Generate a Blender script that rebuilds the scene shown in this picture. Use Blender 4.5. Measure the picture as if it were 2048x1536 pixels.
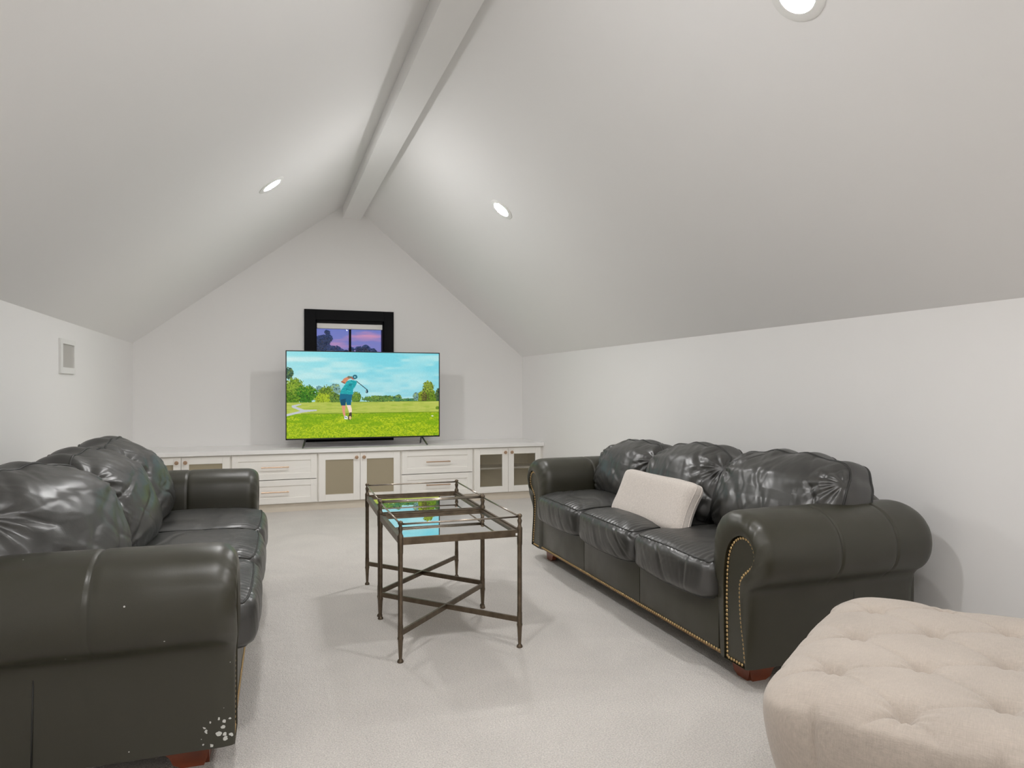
import bpy, bmesh, math, random
import numpy as np
from mathutils import Vector, Matrix

# ---------------------------------------------------------------- scene, camera, world
for o in list(bpy.data.objects):
    bpy.data.objects.remove(o, do_unlink=True)
S = bpy.context.scene
COL = S.collection
cam_d = bpy.data.cameras.new('camera')
cam = bpy.data.objects.new('camera', cam_d)
COL.objects.link(cam)
cam.location = (0, 0, 1.12)
cam.rotation_euler = (math.radians(90), 0, -math.radians(19.42))
cam_d.sensor_width = 36
cam_d.lens = 1393.6 / 2048 * 36
cam_d.shift_y = 7 / 2048
cam_d.clip_start = 0.05
S.camera = cam

S.view_settings.view_transform = 'Standard'
S.view_settings.look = 'None'
S.view_settings.gamma = 1
S.view_settings.use_curve_mapping = False
S.view_settings.exposure = 0.0
S.cycles.sample_clamp_indirect = 6
S.cycles.blur_glossy = 0.3
S.cycles.max_bounces = 16
S.cycles.diffuse_bounces = 10

LAMP = 392.0           # emission of the six recessed lamps
LAMP_COL = (1.0, 0.988, 0.985)

# ---- dusk sky
W = bpy.data.worlds.new('dusk'); S.world = W; W.use_nodes = True
nt = W.node_tree; nt.nodes.clear()
def wn(t): return nt.nodes.new(t)
out = wn('ShaderNodeOutputWorld'); bg = wn('ShaderNodeBackground')
tc = wn('ShaderNodeTexCoord'); sep = wn('ShaderNodeSeparateXYZ')
mp = wn('ShaderNodeMapping'); mp.inputs['Scale'].default_value = (7, 7, 36)
mp.inputs['Rotation'].default_value = (0, 0.18, 0)
noi = wn('ShaderNodeTexNoise'); noi.inputs['Scale'].default_value = 1.6; noi.inputs['Detail'].default_value = 5
r1 = wn('ShaderNodeValToRGB')
r1.color_ramp.elements[0].position = 0.0; r1.color_ramp.elements[0].color = (0.36, 0.24, 0.50, 1)
r1.color_ramp.elements[1].position = 0.30; r1.color_ramp.elements[1].color = (0.10, 0.14, 0.46, 1)
e = r1.color_ramp.elements.new(0.055); e.color = (0.20, 0.21, 0.54, 1)
e = r1.color_ramp.elements.new(0.10); e.color = (0.13, 0.19, 0.56, 1)
r2 = wn('ShaderNodeValToRGB')
r2.color_ramp.elements[0].position = 0.50; r2.color_ramp.elements[0].color = (0, 0, 0, 1)
r2.color_ramp.elements[1].position = 0.66; r2.color_ramp.elements[1].color = (1, 1, 1, 1)
mix = wn('ShaderNodeMixRGB'); mix.inputs['Color2'].default_value = (0.86, 0.33, 0.42, 1)
mm = wn('ShaderNodeMath'); mm.operation = 'MULTIPLY'; mm.inputs[1].default_value = 0.62
nt.links.new(tc.outputs['Generated'], sep.inputs[0]); nt.links.new(sep.outputs['Z'], r1.inputs[0])
nt.links.new(tc.outputs['Generated'], mp.inputs[0]); nt.links.new(mp.outputs[0], noi.inputs['Vector'])
nt.links.new(noi.outputs[0], r2.inputs[0]); nt.links.new(r2.outputs[0], mm.inputs[0])
nt.links.new(mm.outputs[0], mix.inputs['Fac']); nt.links.new(r1.outputs[0], mix.inputs['Color1'])
nt.links.new(mix.outputs[0], bg.inputs[0]); bg.inputs[1].default_value = 1.0
nt.links.new(bg.outputs[0], out.inputs[0])

# ---------------------------------------------------------------- helpers
def tag(o, label=None, cat=None, group=None, kind=None):
    if label: o['label'] = label
    if cat: o['category'] = cat
    if group: o['group'] = group
    if kind: o['kind'] = kind
    return o

def empty(name, loc=(0, 0, 0), rz=0.0, parent=None):
    o = bpy.data.objects.new(name, None); COL.objects.link(o)
    o.location = loc; o.rotation_euler = (0, 0, rz); o.empty_display_size = 0.05
    if parent: o.parent = parent
    return o

def link_mesh(name, me, m=None, parent=None):
    if m and not me.materials: me.materials.append(m)
    o = bpy.data.objects.new(name, me); COL.objects.link(o)
    if parent: o.parent = parent
    return o

def obj(name, V, F, m, parent=None, smooth=False, merge=0.0, auto=None):
    me = bpy.data.meshes.new(name)
    me.from_pydata([tuple(map(float, v)) for v in V], [], [tuple(map(int, f)) for f in F])
    if merge > 0 or True:
        bm = bmesh.new(); bm.from_mesh(me)
        if merge > 0: bmesh.ops.remove_doubles(bm, verts=bm.verts, dist=merge)
        bmesh.ops.recalc_face_normals(bm, faces=bm.faces)
        bm.to_mesh(me); bm.free()
    if smooth:
        me.polygons.foreach_set('use_smooth', [True] * len(me.polygons))
        if auto: me.set_sharp_from_angle(angle=math.radians(auto))
    me.update()
    return link_mesh(name, me, m, parent)

class MB:
    """collects shapes, builds ONE mesh object"""
    def __init__(s): s.V = []; s.F = []
    def add(s, V, F):
        b = len(s.V); s.V += [tuple(map(float, v)) for v in V]; s.F += [tuple(int(i) + b for i in f) for f in F]; return s
    def box(s, x0, x1, y0, y1, z0, z1, bev=0.0):
        if bev <= 0:
            V = [(x, y, z) for x in (x0, x1) for y in (y0, y1) for z in (z0, z1)]
            F = [(0, 1, 3, 2), (4, 6, 7, 5), (0, 4, 5, 1), (2, 3, 7, 6), (0, 2, 6, 4), (1, 5, 7, 3)]
            return s.add(V, F)
        bm = bmesh.new(); bmesh.ops.create_cube(bm, size=1)
        for v in bm.verts:
            v.co = Vector(((x0 + x1) / 2 + v.co.x * (x1 - x0), (y0 + y1) / 2 + v.co.y * (y1 - y0), (z0 + z1) / 2 + v.co.z * (z1 - z0)))
        bmesh.ops.bevel(bm, geom=list(bm.edges), offset=bev, segments=2, affect='EDGES', profile=0.6)
        bm.verts.index_update()
        s.add([v.co[:] for v in bm.verts], [[v.index for v in f.verts] for f in bm.faces]); bm.free(); return s
    def prism(s, pts, axis, a, b):
        """closed 2-D polygon extruded along an axis; pts are the other two coordinates in order"""
        n = len(pts)
        def P(p, t):
            return {'x': (t, p[0], p[1]), 'y': (p[0], t, p[1]), 'z': (p[0], p[1], t)}[axis]
        V = [P(p, a) for p in pts] + [P(p, b) for p in pts]
        F = [tuple(range(n)), tuple(range(2 * n - 1, n - 1, -1))] + [(i, (i + 1) % n, n + (i + 1) % n, n + i) for i in range(n)]
        return s.add(V, F)
    def tube(s, P, r, n=8, closed=False, caps=True):
        V, F = tube(P, r, n, closed, caps); return s.add(V, F)
    def lathe(s, prof, x=0, y=0, n=16, M=None):
        V = []; F = []
        for (r, z) in prof:
            for k in range(n):
                a = 2 * math.pi * k / n; p = Vector((r * math.cos(a), r * math.sin(a), z))
                if M is not None: p = M @ p
                V.append((p.x + x, p.y + y, p.z))
        for i in range(len(prof) - 1):
            for k in range(n):
                F.append((i * n + k, i * n + (k + 1) % n, (i + 1) * n + (k + 1) % n, (i + 1) * n + k))
        F.append(tuple(range(n - 1, -1, -1))); F.append(tuple((len(prof) - 1) * n + k for k in range(n)))
        return s.add(V, F)
    def build(s, name, m, parent=None, smooth=False, auto=None, merge=0.0):
        return obj(name, s.V, s.F, m, parent, smooth, merge, auto)

def tube(P, r, n=8, closed=False, caps=True):
    P = np.array(P, float); N = len(P)
    R = np.full(N, r) if np.isscalar(r) else np.array(r, float)
    T = np.empty_like(P)
    if closed: T = np.roll(P, -1, 0) - np.roll(P, 1, 0)
    else:
        T[1:-1] = P[2:] - P[:-2]; T[0] = P[1] - P[0]; T[-1] = P[-1] - P[-2]
    T /= np.linalg.norm(T, axis=1)[:, None] + 1e-12
    u = np.cross(T[0], (0, 0, 1.0))
    if np.linalg.norm(u) < 1e-3: u = np.cross(T[0], (1.0, 0, 0))
    u /= np.linalg.norm(u); V = []
    for i in range(N):
        u = u - T[i] * (u @ T[i]); u /= np.linalg.norm(u); w = np.cross(T[i], u)
        for k in range(n):
            a = 2 * math.pi * k / n; V.append(P[i] + R[i] * (math.cos(a) * u + math.sin(a) * w))
    F = []
    for i in range(N if closed else N - 1):
        j = (i + 1) % N
        for k in range(n): F.append((i * n + k, i * n + (k + 1) % n, j * n + (k + 1) % n, j * n + k))
    if caps and not closed:
        F.append(tuple(range(n - 1, -1, -1))); F.append(tuple((N - 1) * n + k for k in range(n)))
    return V, F

rs = np.random.RandomState(7)
PERM = np.arange(256); rs.shuffle(PERM); PERM = np.concatenate([PERM, PERM, PERM]); RND = rs.rand(256)
def vnoise(P):
    """smooth value noise 0..1, P is (...,3)"""
    P = np.asarray(P, float) + 100.0; i = np.floor(P).astype(int); f = P - i; f = f * f * f * (f * (f * 6 - 15) + 10); i &= 255
    def h(a, b, c): return RND[PERM[PERM[PERM[a & 255] + (b & 255)] + (c & 255)]]
    x, y, z = i[..., 0], i[..., 1], i[..., 2]; u, v, w = f[..., 0], f[..., 1], f[..., 2]
    def L(a, b, t): return a + (b - a) * t
    return L(L(L(h(x, y, z), h(x + 1, y, z), u), L(h(x, y + 1, z), h(x + 1, y + 1, z), u), v),
             L(L(h(x, y, z + 1), h(x + 1, y, z + 1), u), L(h(x, y + 1, z + 1), h(x + 1, y + 1, z + 1), u), v), w)
def ridge(P):
    return 1 - np.abs(2 * vnoise(P) - 1) * 2.2
def sstep(a, b, x):
    t = np.clip((x - a) / (b - a), 0, 1); return t * t * (3 - 2 * t)

# ---------------------------------------------------------------- materials
def mat(name, color, rough=0.5, metal=0.0, bump=None, var=None, spec=None, coat=0.0, sheen=0.0, alpha=None, trans=0.0, ior=None):
    """bump = list of (kind, scale, strength, distance) ; var = (scale, amount) value variation"""
    m = bpy.data.materials.new(name); m.use_nodes = True; t = m.node_tree; p = t.nodes['Principled BSDF']
    p.inputs['Base Color'].default_value = (*color, 1); p.inputs['Roughness'].default_value = rough; p.inputs['Metallic'].default_value = metal
    if spec is not None: p.inputs['Specular IOR Level'].default_value = spec
    if coat: p.inputs['Coat Weight'].default_value = coat; p.inputs['Coat Roughness'].default_value = 0.25
    if sheen: p.inputs['Sheen Weight'].default_value = sheen; p.inputs['Sheen Roughness'].default_value = 0.5
    if trans: p.inputs['Transmission Weight'].default_value = trans
    if ior: p.inputs['IOR'].default_value = ior
    co = t.nodes.new('ShaderNodeTexCoord')
    if var:
        n = t.nodes.new('ShaderNodeTexNoise'); n.inputs['Scale'].default_value = var[0]; n.inputs['Detail'].default_value = 5
        t.links.new(co.outputs['Object'], n.inputs['Vector'])
        r = t.nodes.new('ShaderNodeMapRange'); r.inputs['From Min'].default_value = .3; r.inputs['From Max'].default_value = .7
        r.inputs['To Min'].default_value = 1 - var[1]; r.inputs['To Max'].default_value = 1 + var[1]
        t.links.new(n.outputs[0], r.inputs[0])
        x = t.nodes.new('ShaderNodeVectorMath'); x.operation = 'SCALE'; x.inputs[0].default_value = color
        t.links.new(r.outputs[0], x.inputs['Scale']); t.links.new(x.outputs[0], p.inputs['Base Color'])
    last = None
    for b in (bump or []):
        kind, sc, st, di = b[:4]
        if kind == 'noise':
            n = t.nodes.new('ShaderNodeTexNoise'); n.inputs['Detail'].default_value = 6; o_ = n.outputs[0]
        elif kind == 'voronoi':
            n = t.nodes.new('ShaderNodeTexVoronoi'); o_ = n.outputs['Distance']
        n.inputs['Scale'].default_value = sc
        if len(b) > 4:
            mpn = t.nodes.new('ShaderNodeMapping'); mpn.inputs['Scale'].default_value = b[4]
            t.links.new(co.outputs['Object'], mpn.inputs[0]); t.links.new(mpn.outputs[0], n.inputs['Vector'])
        else: t.links.new(co.outputs['Object'], n.inputs['Vector'])
        bn = t.nodes.new('ShaderNodeBump'); bn.inputs['Strength'].default_value = st; bn.inputs['Distance'].default_value = di
        t.links.new(o_, bn.inputs['Height'])
        if last: t.links.new(last.outputs[0], bn.inputs['Normal'])
        last = bn
    if last: t.links.new(last.outputs[0], p.inputs['Normal'])
    return m

M_wall = mat('wall paint', (0.865, 0.858, 0.849), 0.6, bump=[('noise', 180, 0.05, 0.002)])
M_ceil = mat('ceiling paint', (0.84, 0.835, 0.828), 0.6, bump=[('noise', 180, 0.05, 0.002)])
M_cab = mat('cabinet paint', (0.91, 0.89, 0.85), 0.35)
M_top = mat('countertop', (0.90, 0.89, 0.88), 0.22)
M_kick = mat('toe kick paint', (0.70, 0.64, 0.55), 0.5)
M_panelglass = mat('taupe pane', (0.37, 0.32, 0.225), 0.25)
M_inside = mat('cabinet inside', (0.90, 0.85, 0.72), 0.6)
M_shelf = mat('cabinet shelf', (0.80, 0.77, 0.70), 0.5)
M_knob = mat('bronze knob', (0.52, 0.36, 0.25), 0.35, 0.9)
M_handle = mat('champagne bronze handle', (0.75, 0.55, 0.40), 0.3, 0.9)
M_black = mat('black casing', (0.004, 0.004, 0.005), 0.6, spec=0.15)
M_blind = mat('roller blind', (0.90, 0.88, 0.86), 0.7)
M_bronze = mat('dark bronze', (0.15, 0.115, 0.08), 0.38, 0.75, bump=[('noise', 60, 0.15, 0.001)], var=(30, .25))
M_rail = mat('polished rail', (0.42, 0.37, 0.31), 0.25, 1.0)
M_mirror = mat('mirror top', (0.86, 0.87, 0.87), 0.012, 1.0)
M_white = mat('white plastic', (0.82, 0.82, 0.80), 0.4)
M_grille = mat('grey panel inset', (0.50, 0.485, 0.455), 0.55, bump=[('noise', 30, 0.3, 0.002, (1, 1, 22))])
M_nail = mat('brass nail', (0.62, 0.44, 0.22), 0.28, 1.0)
M_cord = mat('brown gimp cord', (0.17, 0.095, 0.035), 0.6)
M_wood = mat('cherry wood', (0.22, 0.05, 0.018), 0.3, coat=0.3, bump=[('noise', 14, 0.15, 0.002, (1, 1, 9))], var=(9, .3))
M_tvb = mat('tv bezel', (0.012, 0.012, 0.013), 0.35)
M_tvleg = mat('tv leg', (0.16, 0.16, 0.17), 0.3, 0.9)
M_linen = mat('oat linen pillow', (0.66, 0.605, 0.555), 0.9, sheen=0.3, bump=[('noise', 420, 0.5, 0.002), ('noise', 90, 0.25, 0.002)], var=(160, .10))

def weave_mat(name, col):
    m = mat(name, col, 0.92, sheen=0.25, bump=[('noise', 1, 0.45, 0.0012, (900, 120, 300)), ('noise', 1, 0.45, 0.0012, (120, 900, 300)), ('noise', 700, .2, .001)])
    t = m.node_tree; p = t.nodes['Principled BSDF']; co = t.nodes.new('ShaderNodeTexCoord')
    f = []
    for sc in ((620, 50, 90), (50, 620, 90), (6, 6, 6)):
        mpn = t.nodes.new('ShaderNodeMapping'); mpn.inputs['Scale'].default_value = sc
        n = t.nodes.new('ShaderNodeTexNoise'); n.inputs['Scale'].default_value = 1; n.inputs['Detail'].default_value = 3
        t.links.new(co.outputs['Object'], mpn.inputs[0]); t.links.new(mpn.outputs[0], n.inputs['Vector']); f.append(n)
    a = t.nodes.new('ShaderNodeMath'); a.operation = 'ADD'; t.links.new(f[0].outputs[0], a.inputs[0]); t.links.new(f[1].outputs[0], a.inputs[1])
    b = t.nodes.new('ShaderNodeMath'); b.operation = 'ADD'; t.links.new(a.outputs[0], b.inputs[0]); t.links.new(f[2].outputs[0], b.inputs[1])
    r = t.nodes.new('ShaderNodeMapRange'); r.inputs['From Min'].default_value = 1.05; r.inputs['From Max'].default_value = 1.95
    r.inputs['To Min'].default_value = .84; r.inputs['To Max'].default_value = 1.13; t.links.new(b.outputs[0], r.inputs[0])
    x = t.nodes.new('ShaderNodeVectorMath'); x.operation = 'SCALE'; x.inputs[0].default_value = col
    t.links.new(r.outputs[0], x.inputs['Scale']); t.links.new(x.outputs[0], p.inputs['Base Color'])
    return m
M_otto = weave_mat('woven linen upholstery', (0.46, 0.40, 0.345))

def leather(name, col, rough, fold=0.0, spec=0.5):
    b = [('voronoi', 330, 0.10, 0.0008)]
    if fold: b = [('noise', 9, fold, 0.010), ('noise', 26, fold * .5, 0.004)] + b
    m = mat(name, col, rough, bump=b, spec=spec)
    t = m.node_tree; p = t.nodes['Principled BSDF']; co = t.nodes.new('ShaderNodeTexCoord')
    n = t.nodes.new('ShaderNodeTexNoise'); n.inputs['Scale'].default_value = 7; n.inputs['Detail'].default_value = 6
    t.links.new(co.outputs['Object'], n.inputs['Vector'])
    r = t.nodes.new('ShaderNodeMapRange'); r.inputs['From Min'].default_value = .3; r.inputs['From Max'].default_value = .7
    r.inputs['To Min'].default_value = rough - .07; r.inputs['To Max'].default_value = rough + .09
    t.links.new(n.outputs[0], r.inputs[0]); t.links.new(r.outputs[0], p.inputs['Roughness'])
    return m
M_lea = leather('black leather smooth', (0.027, 0.0252, 0.0135), 0.38, spec=.75)
M_lea2 = leather('black leather cushions', (0.026, 0.0255, 0.023), 0.36, 0.14, spec=1.0)
M_welt = leather('leather welt', (0.020, 0.020, 0.018), 0.42)

def worn_leather():
    """the near corner of the left sofa has flaked white chips"""
    m = leather('scuffed black leather', (0.027, 0.0252, 0.0135), 0.38, spec=.75)
    t = m.node_tree; p = t.nodes['Principled BSDF']; co = t.nodes.new('ShaderNodeTexCoord')
    v = t.nodes.new('ShaderNodeTexVoronoi'); v.inputs['Scale'].default_value = 52; v.inputs['Randomness'].default_value = 1
    n = t.nodes.new('ShaderNodeTexNoise'); n.inputs['Scale'].default_value = 60
    mx = t.nodes.new('ShaderNodeMixRGB'); mx.blend_type = 'ADD'; mx.inputs[0].default_value = .012
    t.links.new(co.outputs['Object'], mx.inputs[1]); t.links.new(n.outputs['Color'], mx.inputs[2]); t.links.new(mx.outputs[0], v.inputs['Vector'])
    d = t.nodes.new('ShaderNodeVectorMath'); d.operation = 'DISTANCE'; d.inputs[1].default_value = (0.035, 1.07, 0.125)
    t.links.new(co.outputs['Object'], d.inputs[0])
    r = t.nodes.new('ShaderNodeMapRange'); r.inputs['From Min'].default_value = 0.0; r.inputs['From Max'].default_value = 0.085
    r.inputs['To Min'].default_value = .56; r.inputs['To Max'].default_value = 0.0; t.links.new(d.outputs['Value'], r.inputs[0])
    c = t.nodes.new('ShaderNodeMath'); c.operation = 'LESS_THAN'; t.links.new(v.outputs['Distance'], c.inputs[0]); t.links.new(r.outputs[0], c.inputs[1])
    # a few stray specks anywhere on the side
    v2 = t.nodes.new('ShaderNodeTexVoronoi'); v2.inputs['Scale'].default_value = 13; t.links.new(co.outputs['Object'], v2.inputs['Vector'])
    c2 = t.nodes.new('ShaderNodeMath'); c2.operation = 'LESS_THAN'; c2.inputs[1].default_value = 0.035; t.links.new(v2.outputs['Distance'], c2.inputs[0])
    a = t.nodes.new('ShaderNodeMath'); a.operation = 'MAXIMUM'; t.links.new(c.outputs[0], a.inputs[0]); t.links.new(c2.outputs[0], a.inputs[1])
    x = t.nodes.new('ShaderNodeMixRGB'); x.inputs[1].default_value = (0.027, 0.0252, 0.0135, 1); x.inputs[2].default_value = (0.62, 0.63, 0.60, 1)
    t.links.new(a.outputs[0], x.inputs[0]); t.links.new(x.outputs[0], p.inputs['Base Color'])
    return m
M_lea_worn = worn_leather()

def carpet_mat():
    m = mat('cut pile carpet', (0.755, 0.715, 0.67), 0.95, sheen=0.2, bump=[('noise', 200, 1.0, 0.008), ('noise', 40, 0.5, 0.012), ('noise', 7, 0.3, 0.03)])
    t = m.node_tree; p = t.nodes['Principled BSDF']; co = t.nodes.new('ShaderNodeTexCoord')
    n1 = t.nodes.new('ShaderNodeTexNoise'); n1.inputs['Scale'].default_value = 190; n1.inputs['Detail'].default_value = 4
    n2 = t.nodes.new('ShaderNodeTexNoise'); n2.inputs['Scale'].default_value = 2.2; n2.inputs['Detail'].default_value = 5; n2.inputs['Distortion'].default_value = 1.2
    for n in (n1, n2): t.links.new(co.outputs['Object'], n.inputs['Vector'])
    r = t.nodes.new('ShaderNodeMapRange'); r.inputs['From Min'].default_value = .25; r.inputs['From Max'].default_value = .7
    r.inputs['To Min'].default_value = .72; r.inputs['To Max'].default_value = 1.14; t.links.new(n1.outputs[0], r.inputs[0])
    r2 = t.nodes.new('ShaderNodeMapRange'); r2.inputs['From Min'].default_value = .35; r2.inputs['From Max'].default_value = .65
    r2.inputs['To Min'].default_value = .955; r2.inputs['To Max'].default_value = 1.035; t.links.new(n2.outputs[0], r2.inputs[0])
    a = t.nodes.new('ShaderNodeMath'); a.operation = 'MULTIPLY'; t.links.new(r.outputs[0], a.inputs[0]); t.links.new(r2.outputs[0], a.inputs[1])
    x = t.nodes.new('ShaderNodeVectorMath'); x.operation = 'SCALE'; x.inputs[0].default_value = (0.755, 0.715, 0.67)
    t.links.new(a.outputs[0], x.inputs['Scale']); t.links.new(x.outputs[0], p.inputs['Base Color'])
    return m
M_carpet = carpet_mat()

def glass_mat(name, tint=(1, 1, 1), refl=0.08, rough=0.0):
    """thin pane: clear, with a faint mirror"""
    m = bpy.data.materials.new(name); m.use_nodes = True; t = m.node_tree; t.nodes.clear()
    o = t.nodes.new('ShaderNodeOutputMaterial'); a = t.nodes.new('ShaderNodeBsdfTransparent'); a.inputs[0].default_value = (*tint, 1)
    g = t.nodes.new('ShaderNodeBsdfGlossy'); g.inputs['Roughness'].default_value = rough
    f = t.nodes.new('ShaderNodeFresnel'); f.inputs[0].default_value = 1.45
    x = t.nodes.new('ShaderNodeMixShader')
    t.links.new(f.outputs[0], x.inputs[0]); t.links.new(a.outputs[0], x.inputs[1]); t.links.new(g.outputs[0], x.inputs[2]); t.links.new(x.outputs[0], o.inputs[0])
    return m
M_glass = glass_mat('window glass', (0.96, 0.97, 0.98))
M_cabglass = glass_mat('cabinet glass', (0.97, 0.965, 0.95), rough=0.05)

def emis(name, col, st):
    m = bpy.data.materials.new(name); m.use_nodes = True; t = m.node_tree; t.nodes.clear()
    o = t.nodes.new('ShaderNodeOutputMaterial'); e_ = t.nodes.new('ShaderNodeEmission')
    e_.inputs[0].default_value = (*col, 1); e_.inputs[1].default_value = st; t.links.new(e_.outputs[0], o.inputs[0]); return m
M_lamp = emis('lamp lens', LAMP_COL, LAMP)
M_lamp_far = emis('lamp lens bright', LAMP_COL, LAMP * 1.25)

# ---------------------------------------------------------------- room shell
XL, XR, YF, YB = -1.16, 2.66, 7.20, -2.2
ZL, ZR, AX, AZ = 1.525, 1.455, 0.792, 3.0
T = 0.16
MB().box(XL - T, XR + T, YB - T, YF + T, -0.15, 0).build('floor', M_carpet)['kind'] = 'structure'
MB().box(XL - T, XL, YB, YF, 0, ZL).build('wall_left', M_wall)['kind'] = 'structure'
MB().box(XR, XR + T, YB, YF, 0, ZR).build('wall_right', M_wall)['kind'] = 'structure'
# far gable wall with the window opening
wx0, wx1, wz0, wz1 = 0.44, 1.150, 0.69, 1.805
def slope_z(x): return ZL + (AZ - ZL) * (x - XL) / (AX - XL) if x < AX else ZR + (AZ - ZR) * (XR - x) / (XR - AX)
g = MB()
g.prism([(XL - T, 0), (wx0, 0), (wx0, slope_z(wx0)), (XL, ZL), (XL - T, ZL - .12)], 'y', YF, YF + T)
g.prism([(wx1, 0), (XR + T, 0), (XR + T, ZR - .12), (XR, ZR), (wx1, slope_z(wx1))], 'y', YF, YF + T)
g.prism([(wx0, 0), (wx1, 0), (wx1, wz0), (wx0, wz0)], 'y', YF, YF + T)
g.prism([(wx0, wz1), (wx1, wz1), (wx1, slope_z(wx1)), (AX, AZ), (wx0, slope_z(wx0))], 'y', YF, YF + T)
g.build('wall_far', M_wall, merge=0.0005)['kind'] = 'structure'
MB().prism([(XL - T, 0), (XR + T, 0), (XR + T, ZR - .12), (XR, ZR), (AX, AZ), (XL, ZL), (XL - T, ZL - .12)], 'y', YB - T, YB).build('wall_back', M_wall)['kind'] = 'structure'
MB().prism([(XL - T, ZL - .12), (XL, ZL), (AX, AZ), (XR, ZR), (XR + T, ZR - .12), (XR + T, ZR + .15), (AX, AZ + .2), (XL - T, ZL + .15)], 'y', YB, YF).build('ceiling', M_ceil)['kind'] = 'structure'
MB().prism([(.729, 2.83), (.908, 2.83), (.908, slope_z(.908) + .004), (AX, AZ + .004), (.729, slope_z(.729) + .004)], 'y', YB, YF).build('trim_1', M_ceil)['kind'] = 'structure'

# ---------------------------------------------------------------- window in the far wall
win = empty('window_1', ((wx0 + wx1) / 2, YF, wz0)); win['kind'] = 'structure'
cx0 = win.location.x
def wbox(b, x0, x1, y0, y1, z0, z1, **k): return b.box(x0 - cx0, x1 - cx0, y0 - YF, y1 - YF, z0 - wz0, z1 - wz0, **k)
b = MB(); ox0, ox1, oz0, oz1 = .353, 1.238, .578, 1.898
ix0, ix1, iz0, iz1 = .462, 1.140, .705, 1.795
wbox(b, ox0, ix0, YF - .022, YF, oz0, oz1, bev=.002); wbox(b, ix1, ox1, YF - .022, YF, oz0, oz1, bev=.002)
wbox(b, ix0, ix1, YF - .022, YF, iz1, oz1, bev=.002); wbox(b, ix0, ix1, YF - .022, YF, oz0, iz0, bev=.002)
o = b.build('casing', M_black, win); o['label'] = 'wide flat black casing'
b = MB()
for (x0, x1, z0, z1) in ((ix0 - .022, ix0 + .012, iz0 - .015, iz1 + .01), (ix1 - .012, ix1 + .01, iz0 - .015, iz1 + .01), (ix0, ix1, iz0 - .015, iz0 + .03), (ix0, ix1, iz1 - .03, iz1 + .01)):
    wbox(b, x0, x1, YF + .0, YF + .10, z0, z1)
b.build('window_frame', M_black, win)
b = MB(); wbox(b, .797, .817, YF + .055, YF + .09, iz0 + .03, iz1 - .03); b.build('mullion', M_black, win)
for (a0, a1) in ((ix0 + .012, .797), (.817, ix1 - .012)):
    b = MB(); wbox(b, a0, a1, YF + .070, YF + .076, iz0 + .03, iz1 - .03); b.build('glass_pane', M_glass, win)
b = MB(); wbox(b, ix0 + .014, ix1 - .013, YF + .006, YF + .052, 1.712, iz1 - .031, bev=.006); o = b.build('roller_blind', M_blind, win); o['label'] = 'off white rolled up blind cassette'

# ---------------------------------------------------------------- recessed lamps
def slope_frame(x, y):
    left = x < AX
    n = Vector((ZL - AZ, 0, 0)) if 0 else None
    d = Vector((AX - XL, 0, AZ - ZL)).normalized() if left else Vector((AX - XR, 0, AZ - ZR)).normalized()
    nrm = d.cross(Vector((0, 1, 0))) if left else Vector((0, 1, 0)).cross(d)
    if nrm.z > 0: nrm = -nrm
    return Vector((x, y, slope_z(x))), nrm
lamp_labels = ['round recessed ceiling lamp on the left slope, left of the ridge beam', 'round recessed ceiling lamp on the right slope beyond the beam, far one',
               'round recessed ceiling lamp cut by the top edge, nearest on right slope', 'round recessed ceiling lamp on left slope nearer than the photo shows',
               'round recessed ceiling lamp behind the viewer on the left slope', 'round recessed ceiling lamp behind the viewer on the right slope']
for k, (x, y) in enumerate([(.031, 4.751), (1.555, 4.631), (1.573, 1.765), (.031, 1.765), (.031, -.45), (1.573, -.45)]):
    p, n = slope_frame(x, y)
    r = empty('recessed_lamp', p)
    r.rotation_mode = 'QUATERNION'; r.rotation_quaternion = n.to_track_quat('Z', 'X')
    tag(r, lamp_labels[k], 'ceiling lamp', 'recessed ceiling lamps')
    MB().lathe([(.058, .001), (.061, .006), (.086, .006), (.092, .003), (.093, -.004), (.058, -.004)], n=40).build('trim_ring', M_white, r, True, 40)
    o = MB().lathe([(.0575, .000), (.0575, .0028)], n=40).build('lens', M_lamp if k > 1 else M_lamp_far, r)
    aim = (n * .93 + Vector((0, 0, -1)) * .07).normalized()          # gimbal lens turned a little towards the floor
    o.rotation_mode = 'QUATERNION'; o.rotation_quaternion = r.rotation_quaternion.inverted() @ aim.to_track_quat('Z', 'X'); o.location = (0, 0, .0022)
    o['label'] = 'glowing white lens'

# ---------------------------------------------------------------- built-in cabinets along the far wall
CY = 6.60      # face of the doors
CZ0, CZ1 = 0.072, 0.522
MB().box(XL + .001, XR - .001, CY + .012, CY + .03, 0.0, CZ0 - .003).build('toe_kick', M_kick)['kind'] = 'structure'
bpy.data.objects['toe_kick'].name = 'baseboard_far'
o = MB().box(XL + .002, XR - .002, CY - .042, YF - .002, .527, .562, bev=.003).build('countertop', M_top)
tag(o, 'long white countertop running wall to wall over the built-in cabinets', 'countertop')

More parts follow.
